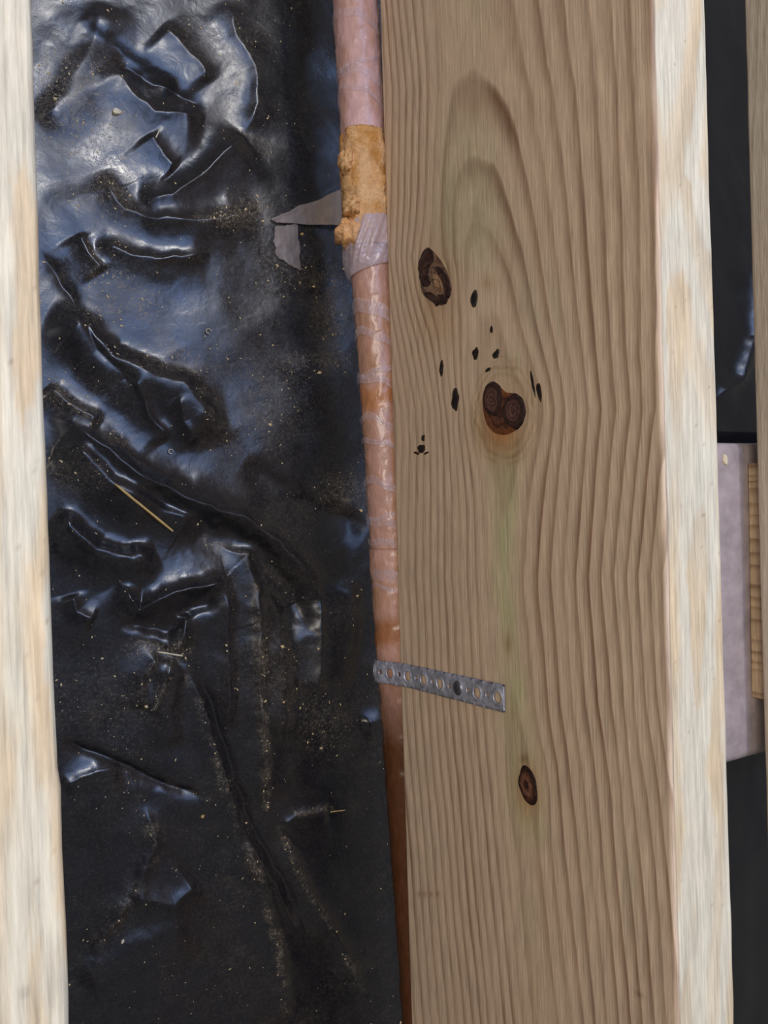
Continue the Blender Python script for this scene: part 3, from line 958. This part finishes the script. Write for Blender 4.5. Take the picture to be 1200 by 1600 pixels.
# ------------------------------------------------------------------ strips of tape lying on the sheet
def ground_sheet(name, outline, material, lift, label, cat, bend=0.0, thick=.0003, seed=0, n=26):
    """a thin strip: four-sided outline in image pixels, laid over the sheet"""
    (a, b, c, d) = [np.array(q, float) for q in outline]
    S, T = np.meshgrid(np.linspace(0, 1, n), np.linspace(0, 1, n)); S = S.ravel(); T = T.ravel()
    P = (1 - S)[:, None] * (1 - T)[:, None] * a + S[:, None] * (1 - T)[:, None] * b + S[:, None] * T[:, None] * c + (1 - S)[:, None] * T[:, None] * d
    e = np.minimum(np.minimum(S, 1 - S), np.minimum(T, 1 - T))
    P = P + np.where(e < .01, 1, 0)[:, None] * np.c_[fbm(S * 7, T * 7, 2, 800 + seed), fbm(S * 7, T * 7, 2, 810 + seed)] * 2.5
    x, y = floor_xy(P[:, 0], P[:, 1])
    z = FLOOR_Z + sheet_height(x, y) + lift + bend * S ** 2 + .0006 * fbm(S * 4, T * 4, 2, 820 + seed)
    org = np.array([x.mean(), y.mean(), z.min()])
    me = make_mesh(name, np.c_[x, y, z] - org, grid_faces(n, n), material)
    o = obj(name, me, None, org)
    md = o.modifiers.new('thickness', 'SOLIDIFY'); md.thickness = thick; md.offset = 1
    return tag(o, label, cat)


ground_sheet('tape_strip', [(418, 344), (528, 300), (528, 358), (432, 350)], M_TAPE, .0014, 'torn wedge of translucent tape reaching from the plastic to the pipe', 'tape', .006, seed=1)
ground_sheet('tape_strip', [(426, 356), (464, 352), (468, 424), (430, 402)], M_TAPE, .0010, 'short translucent tape piece hanging below the torn wedge on the plastic', 'tape', seed=2)


# ------------------------------------------------------------------ the next bay: concrete pier, shim, chip
def px_pier(cx, cy):
    x, y = apply_h(H_pier_inv, cx, cy); return x / 1000, y / 1000


def build_pier():
    y0, y1 = -.262, .050
    x0, x1 = .560, .900
    zt, zb = PIER_Z, FLOOR_Z - .0055
    nx, ny = 60, 60
    prof = []
    xs = np.linspace(x0, x1, nx); ys = np.linspace(y0, y1, ny)
    X, Y = np.meshgrid(xs, ys); x = X.ravel(); y = Y.ravel()
    y = y + .012 * (x - .65) * np.where(y < -.1, -1, 0)
    e = np.minimum(np.minimum(x - x0, x1 - x), np.minimum(Y.ravel() - y0, y1 - Y.ravel()))
    z = zt + .0007 * fbm(x * 40, y * 40, 3, 900) - .002 * np.exp(-e / .002)
    V = np.c_[x, y, z]; F = grid_faces(nx, ny).tolist()
    border = list(range(nx)) + [i * nx + nx - 1 for i in range(1, ny)] + [(ny - 1) * nx + i for i in range(nx - 2, -1, -1)] + [i * nx for i in range(ny - 2, 0, -1)]
    base = len(V); c = np.array([(x0 + x1) / 2, (y0 + y1) / 2])
    low = np.array([[*(c + (V[i, :2] - c) * 1.06), zb] for i in border])
    V = np.r_[V, low]; n = len(border)
    for j in range(n):
        F.append([border[(j + 1) % n], border[j], base + j, base + (j + 1) % n])
    F.append([base + j for j in range(n)][::-1])
    org = np.array([c[0], c[1], zb])
    me = make_mesh('concrete_pier', V - org, F, M_CONCRETE)
    o = obj('concrete_pier', me, None, org)
    tag(o, 'dusty grey-lilac concrete pier top in the dark gap beside the joist', 'pier')


build_pier()


def build_shim():
    x0, x1, y0, y1, z0, z1 = .6925, .79, -.203, .030, PIER_Z + .0006, -JD
    prof = rect_profile(x0, x1, z0, z1, (.001, .01, .02, .02), .0012)
    P = np.array([(p[0], p[1]) for p in prof]); ys = np.linspace(y0, y1, 180)
    nu, nv = len(P), len(ys)
    x = np.tile(P[:, 0], nv); z = np.tile(P[:, 1], nv); y = np.repeat(ys, nu)
    x = x + .004 * (y - y0) / (y1 - y0)
    org = np.array([(x0 + x1) / 2, (y0 + y1) / 2, z0])
    f = grid_faces(nu, nv, True).tolist() + [list(range(nu))[::-1], [(nv - 1) * nu + i for i in range(nu)]]
    me = make_mesh('wood_shim', np.c_[x, y, z] - org, f, M_LUMBER)
    set_float(me, 'ring', y / .0125 + .9 * fbm(y * 40, z * 20, 2, 950)); set_float(me, 'late', np.full(len(x), .75))
    set_color(me, 'tint', np.ones((len(x), 3)) * np.array([1.0, .95, .80]))
    o = obj('wood_shim', me, None, org)
    tag(o, 'yellow pine block with crosswise grain on the concrete pier', 'wood block')


build_shim()


# ------------------------------------------------------------------ little bits on the sheet
def chip(name, x, y, z, size, rot, material, label, cat, seed=0):
    a = np.linspace(0, 2 * math.pi, 9, endpoint=False)
    r = 1 + .35 * np.array([vnoise(math.cos(q) * 2 + seed, math.sin(q) * 2 + seed, 40) for q in a])
    c, s = math.cos(rot), math.sin(rot)
    u, v = size[0] * r * np.cos(a) / 2, size[1] * r * np.sin(a) / 2
    V = [(p * c - q * s, p * s + q * c, 0) for p, q in zip(u, v)] + [((p * c - q * s) * .8, (p * s + q * c) * .8, size[2] * (1 + .3 * math.sin(3 * i))) for i, (p, q) in enumerate(zip(u, v))]
    n = 9
    F = [[i, (i + 1) % n, n + (i + 1) % n, n + i] for i in range(n)] + [list(range(n))[::-1], [n + i for i in range(n)]]
    o = obj(name, make_mesh(name, V, F, material, False), None, (x, y, z))
    return tag(o, label, cat)


def splinter(pa, pb, width, lift, label, cat='splinter', material=None):
    xa, ya = floor_xy(*pa); xb, yb = floor_xy(*pb)
    n = 16; t = np.linspace(0, 1, n)
    x = xa + (xb - xa) * t; y = ya + (yb - ya) * t
    z0 = FLOOR_Z + sheet_height(x, y)
    # a stiff stick rests on the high spots
    A = np.polyfit(t, z0, 1); z = np.polyval(A, t); z += (z0 - z).max() * .6 + lift
    d = np.array([xb - xa, yb - ya]); d /= np.hypot(*d); nx, ny = -d[1], d[0]
    V, F = [], []
    for i in range(n):
        w = width * (0.25 + .75 * math.sin(math.pi * min(1, max(0, .08 + .84 * t[i]))) ** .6) * (1 + .15 * math.sin(9 * t[i]))
        for k in range(6):
            a = k * math.pi / 3
            V.append((x[i] + nx * w * math.cos(a), y[i] + ny * w * math.cos(a), z[i] + w * .7 * math.sin(a)))
    V = np.array(V); org = np.array([x.mean(), y.mean(), V[:, 2].min()])
    F = grid_faces(6, n, True).tolist() + [list(range(6)), [(n - 1) * 6 + i for i in range(6)][::-1]]
    o = obj('wood_splinter', make_mesh('wood_splinter', V - org, F, material or M_SPLINTER), None, org)
    return tag(o, label, cat)


splinter((172, 758), (268, 830), .00105, .0004, 'long straw-coloured splinter lying across a blue-lit fold of plastic')
splinter((246, 1018), (284, 1024), .00075, .0006, 'short pale sliver where the plastic creases gather to a point', material=M_CURL)
splinter((241, 220), (248, 205), .0005, .0004, 'tiny white sliver on the plastic below the bright triangular fold', material=M_CURL)
splinter((516, 1268), (538, 1265), .0005, .0004, 'tiny tan sliver near the lower pipe', material=M_SPLINTER)


def curl(cx, cy, r, label):
    x, y = floor_xy(cx, cy); z = FLOOR_Z + float(sheet_height(np.array([x]), np.array([y]))[0])
    n, m = 22, 6
    V = []
    for i in range(n):
        a = i / (n - 1) * math.radians(290)
        rr = r * (1 - .12 * i / n)
        for k in range(m):
            q = 2 * math.pi * k / m
            V.append(((rr + .0003 * math.cos(q)) * math.cos(a), (rr + .0003 * math.cos(q)) * math.sin(a), .0011 + .0007 * math.sin(q) + .0008 * i / n))
    F = grid_faces(m, n, True).tolist() + [list(range(m)), [(n - 1) * m + i for i in range(m)][::-1]]
    o = obj('wood_curl', make_mesh('wood_curl', V, F, M_CURL), None, (x, y, z))
    return tag(o, label, 'wood shaving', 'curled shavings on the plastic')


curl(324, 519, .0020, 'small curled shaving on smooth plastic left of the dusty patch')
curl(266, 706, .0018, 'small curled shaving just above the large diagonal fold')
curl(557, 519, .0018, 'small curled shaving beside the pipe')


def on_sheet(cx, cy):
    x, y = floor_xy(cx, cy)
    return x, y, FLOOR_Z + float(sheet_height(np.array([x]), np.array([y]))[0])


x, y, z = on_sheet(180, 177); chip('wood_chip', x, y, z, (.0075, .0055, .0018), .3, M_CURL, 'pale yellow wood chip on dusty plastic near the top left', 'wood chip', 1)
chip('wood_chip', *on_sheet(470, 367), (.003, .0022, .0012), .3, M_SPLINTER, 'tiny amber chip beside the tape strips', 'wood chip', 2)
chip('wood_chip', *on_sheet(316, 1275), (.0028, .0024, .0012), .3, M_SPLINTER, 'tiny yellow chip on the dark lower plastic', 'wood chip', 3)
chip('wood_chip', *on_sheet(190, 1468), (.0030, .0020, .0012), .8, M_CURL, 'tiny pale chip on the dark plastic at the bottom left', 'wood chip', 4)
x, y = px_pier(1131, 717); chip('wood_chip', x, y, PIER_Z + .0006, (.0075, .011, .0015), .2, M_CURL, 'pale yellow chip on the concrete pier', 'wood chip', 5)


def build_sawdust():
    N = 26000
    cx = rng.uniform(40, 640, N); cy = rng.uniform(-60, 1660, N)
    x, y = floor_xy(cx, cy)
    dens = sheet_dust(x, y)
    clump = np.clip(.5 + 1.3 * fbm(cx / 14, cy / 14, 3, 970), 0, 1)
    keep = rng.random(N) < np.clip(dens * clump - .03, 0, 1) * .75
    x, y = x[keep], y[keep]; n = len(x)
    z = FLOOR_Z + sheet_height(x, y)
    L = rng.gamma(2.2, .00022, n) + .00018; W = L * rng.uniform(.25, .7, n); a = rng.uniform(0, math.pi, n)
    c, s = np.cos(a), np.sin(a)
    P = np.stack([np.c_[x + L * c, y + L * s, z + .0001], np.c_[x - L * c, y - L * s, z + .0001],
                  np.c_[x - W * s, y + W * c, z + W * rng.uniform(.2, 1.2, n)], np.c_[x + W * s, y - W * c, z + W * rng.uniform(.2, 1.2, n)]], 1).reshape(-1, 3)
    b = np.arange(n)[:, None, None] * 4
    F = (b + np.array([[0, 2, 1], [0, 1, 3], [0, 3, 2], [1, 2, 3]])[None]).reshape(-1, 3)
    o = obj('sawdust', make_mesh('sawdust', P, F, M_SAWDUST, False))
    tag(o, 'tan sawdust specks scattered over the black plastic folds', 'sawdust', kind='stuff')


build_sawdust()
